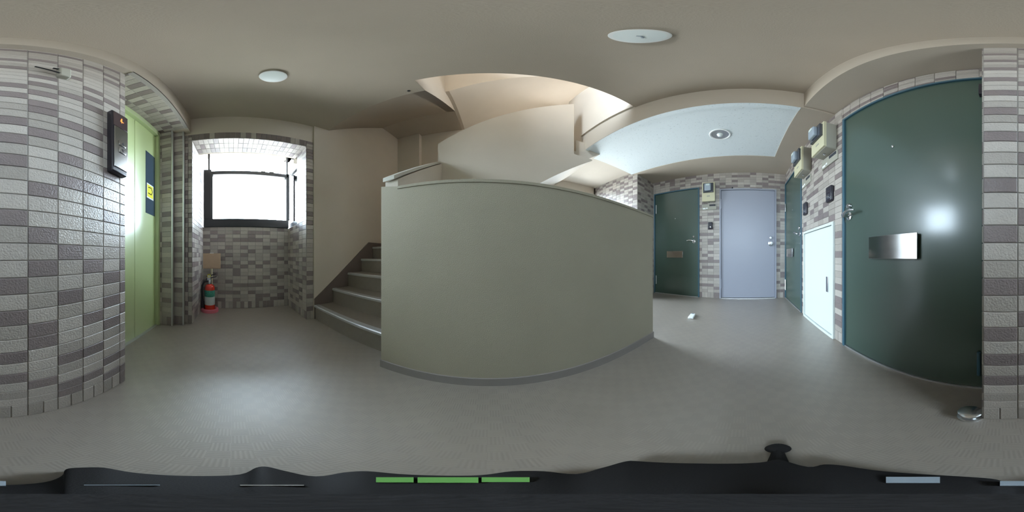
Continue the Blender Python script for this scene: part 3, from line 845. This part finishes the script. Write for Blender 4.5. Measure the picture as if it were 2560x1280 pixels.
MB().tube([(ex+0.02, ey-0.03, -0.44), (ex+0.03, ey-0.09, -0.445), (ex+0.035, ey-0.125, -0.52), (ex+0.035, ey-0.13, -0.65), (ex+0.035, ey-0.125, -0.78)], 0.018, 10).build('hose', 'black', t)
MB().tube([(ex+0.035, ey-0.125, -0.77), (ex+0.035, ey-0.122, -0.93)], [0.02, 0.028], 12).build('nozzle', 'dark', t)

# ---- white slim case dropped on the floor by the far doors
t = root('plastic_case', (2.41, 0.81, -1), 'small flat white plastic case lying on the floor by the far doors', 'case')
MB().prism([(2.317, 0.848), (2.495, 0.862), (2.508, 0.784), (2.319, 0.762)], 'z', -1, -0.966).build('shell', 'white', t, bevel=0.008, seg=3)
MB().box(2.47, 2.495, 0.805, 0.845, -0.966, -0.964).build('end_patch', 'meter', t)

# ---- black camera stand under the viewpoint
t = root('camera_stand', (0, 0, -1), 'black camera stand base on the floor directly under the viewpoint', 'stand')
EDGE = [(0, 1212), (110, 1205), (155, 1188), (165, 1172), (200, 1168), (260, 1168), (330, 1180), (400, 1186), (500, 1189), (600, 1185), (640, 1168), (670, 1166), (720, 1178), (790, 1190), (860, 1180),
        (920, 1177), (1000, 1184), (1100, 1188), (1200, 1187), (1280, 1177), (1360, 1177), (1440, 1184), (1500, 1170), (1560, 1153), (1600, 1152), (1720, 1157), (1800, 1158), (1900, 1155), (1950, 1148),
        (2020, 1166), (2060, 1160), (2110, 1163), (2200, 1176), (2300, 1184), (2400, 1190), (2480, 1196), (2520, 1206)]
ring = []
for px, py in EDGE:
    az = math.radians((px-1280)/2560*360 + YAW); r = (1-0.07)*math.tan(math.radians((1280-py)/1280*180))
    ring.append((r*math.sin(az), r*math.cos(az)))
fine = []
for k in range(len(ring)):      # round the outline off
    p0, p1, p2, p3 = (Vector(ring[(k+q) % len(ring)]) for q in (-1, 0, 1, 2))
    for q in range(4):
        u = q/4
        fine.append(tuple(0.5*((2*p1) + (p2-p0)*u + (2*p0-5*p1+4*p2-p3)*u*u + (3*p1-p0-3*p2+p3)*u*u*u)))
ring = fine


def lobe(scale, z0, z1):
    return [(x*scale, y*scale) for x, y in ring], z0, z1


b = MB()
n = len(ring)
lev = [(0.97, -1.0), (1.0, -0.985), (1.0, -0.94), (0.93, -0.93), (0.35, -0.90)]
rg = [[b.bm.verts.new(P(x*s, y*s, z)) for x, y in ring] for s, z in lev]
for A, B in zip(rg, rg[1:]):
    for k in range(n):
        b.bm.faces.new((A[k], A[(k+1) % n], B[(k+1) % n], B[k]))
b.bm.faces.new(rg[0]); b.bm.faces.new(rg[-1])
b.build('base', 'rig', t)
MB().tube([(0, 0, -0.92), (0, 0, -0.16)], [0.03, 0.018], 16).build('pole', 'rig', t)


def arc(a0, a1, r0, r1, z0, z1, m=10):
    """a curved plate between two bearings (degrees clockwise from +Y)"""
    o = [(r1*math.sin(math.radians(a0+(a1-a0)*k/m)), r1*math.cos(math.radians(a0+(a1-a0)*k/m))) for k in range(m+1)]
    i = [(r0*math.sin(math.radians(a0+(a1-a0)*k/m)), r0*math.cos(math.radians(a0+(a1-a0)*k/m))) for k in range(m+1)]
    return MB().prism(o + i[::-1], 'z', z0, z1)


def brg(px): return (px-1280)/2560*360 + YAW


arc(brg(940), brg(1034), 0.168, 0.198, -0.93, -0.914).build('label_segment', 'rig_green', t)
arc(brg(1044), brg(1196), 0.166, 0.198, -0.93, -0.914).build('label_segment', 'rig_green', t)
arc(brg(1204), brg(1324), 0.170, 0.198, -0.93, -0.914).build('label_segment', 'rig_green', t)
arc(brg(600), brg(760), 0.148, 0.153, -0.93, -0.908).build('clip', 'alum', t)
arc(brg(210), brg(400), 0.150, 0.153, -0.93, -0.908).build('clip', 'meter', t)
arc(brg(140), brg(700), 0.083, 0.087, -0.925, -0.893, 24).build('clip', 'meter', t)
arc(brg(2215), brg(2350), 0.165, 0.20, -0.935, -0.912).build('clip', 'meter', t)
arc(brg(2500), brg(2575), 0.148, 0.175, -0.935, -0.910).build('clip', 'meter', t)
fa = math.radians(brg(1945))
fx, fy = math.sin(fa), math.cos(fa)
MB().tube([(0.2*fx, 0.2*fy, -0.955), (0.30*fx, 0.30*fy, -0.975), (0.40*fx, 0.40*fy, -0.985)], [0.028, 0.022, 0.014], 10).build('outrigger', 'rig', t)
MB().lathe((0.405*fx, 0.405*fy, -1), [(0.03, 0), (0.034, 0.012), (0.028, 0.03), (0.0, 0.034)], seg=18).build('foot', 'rig', t)
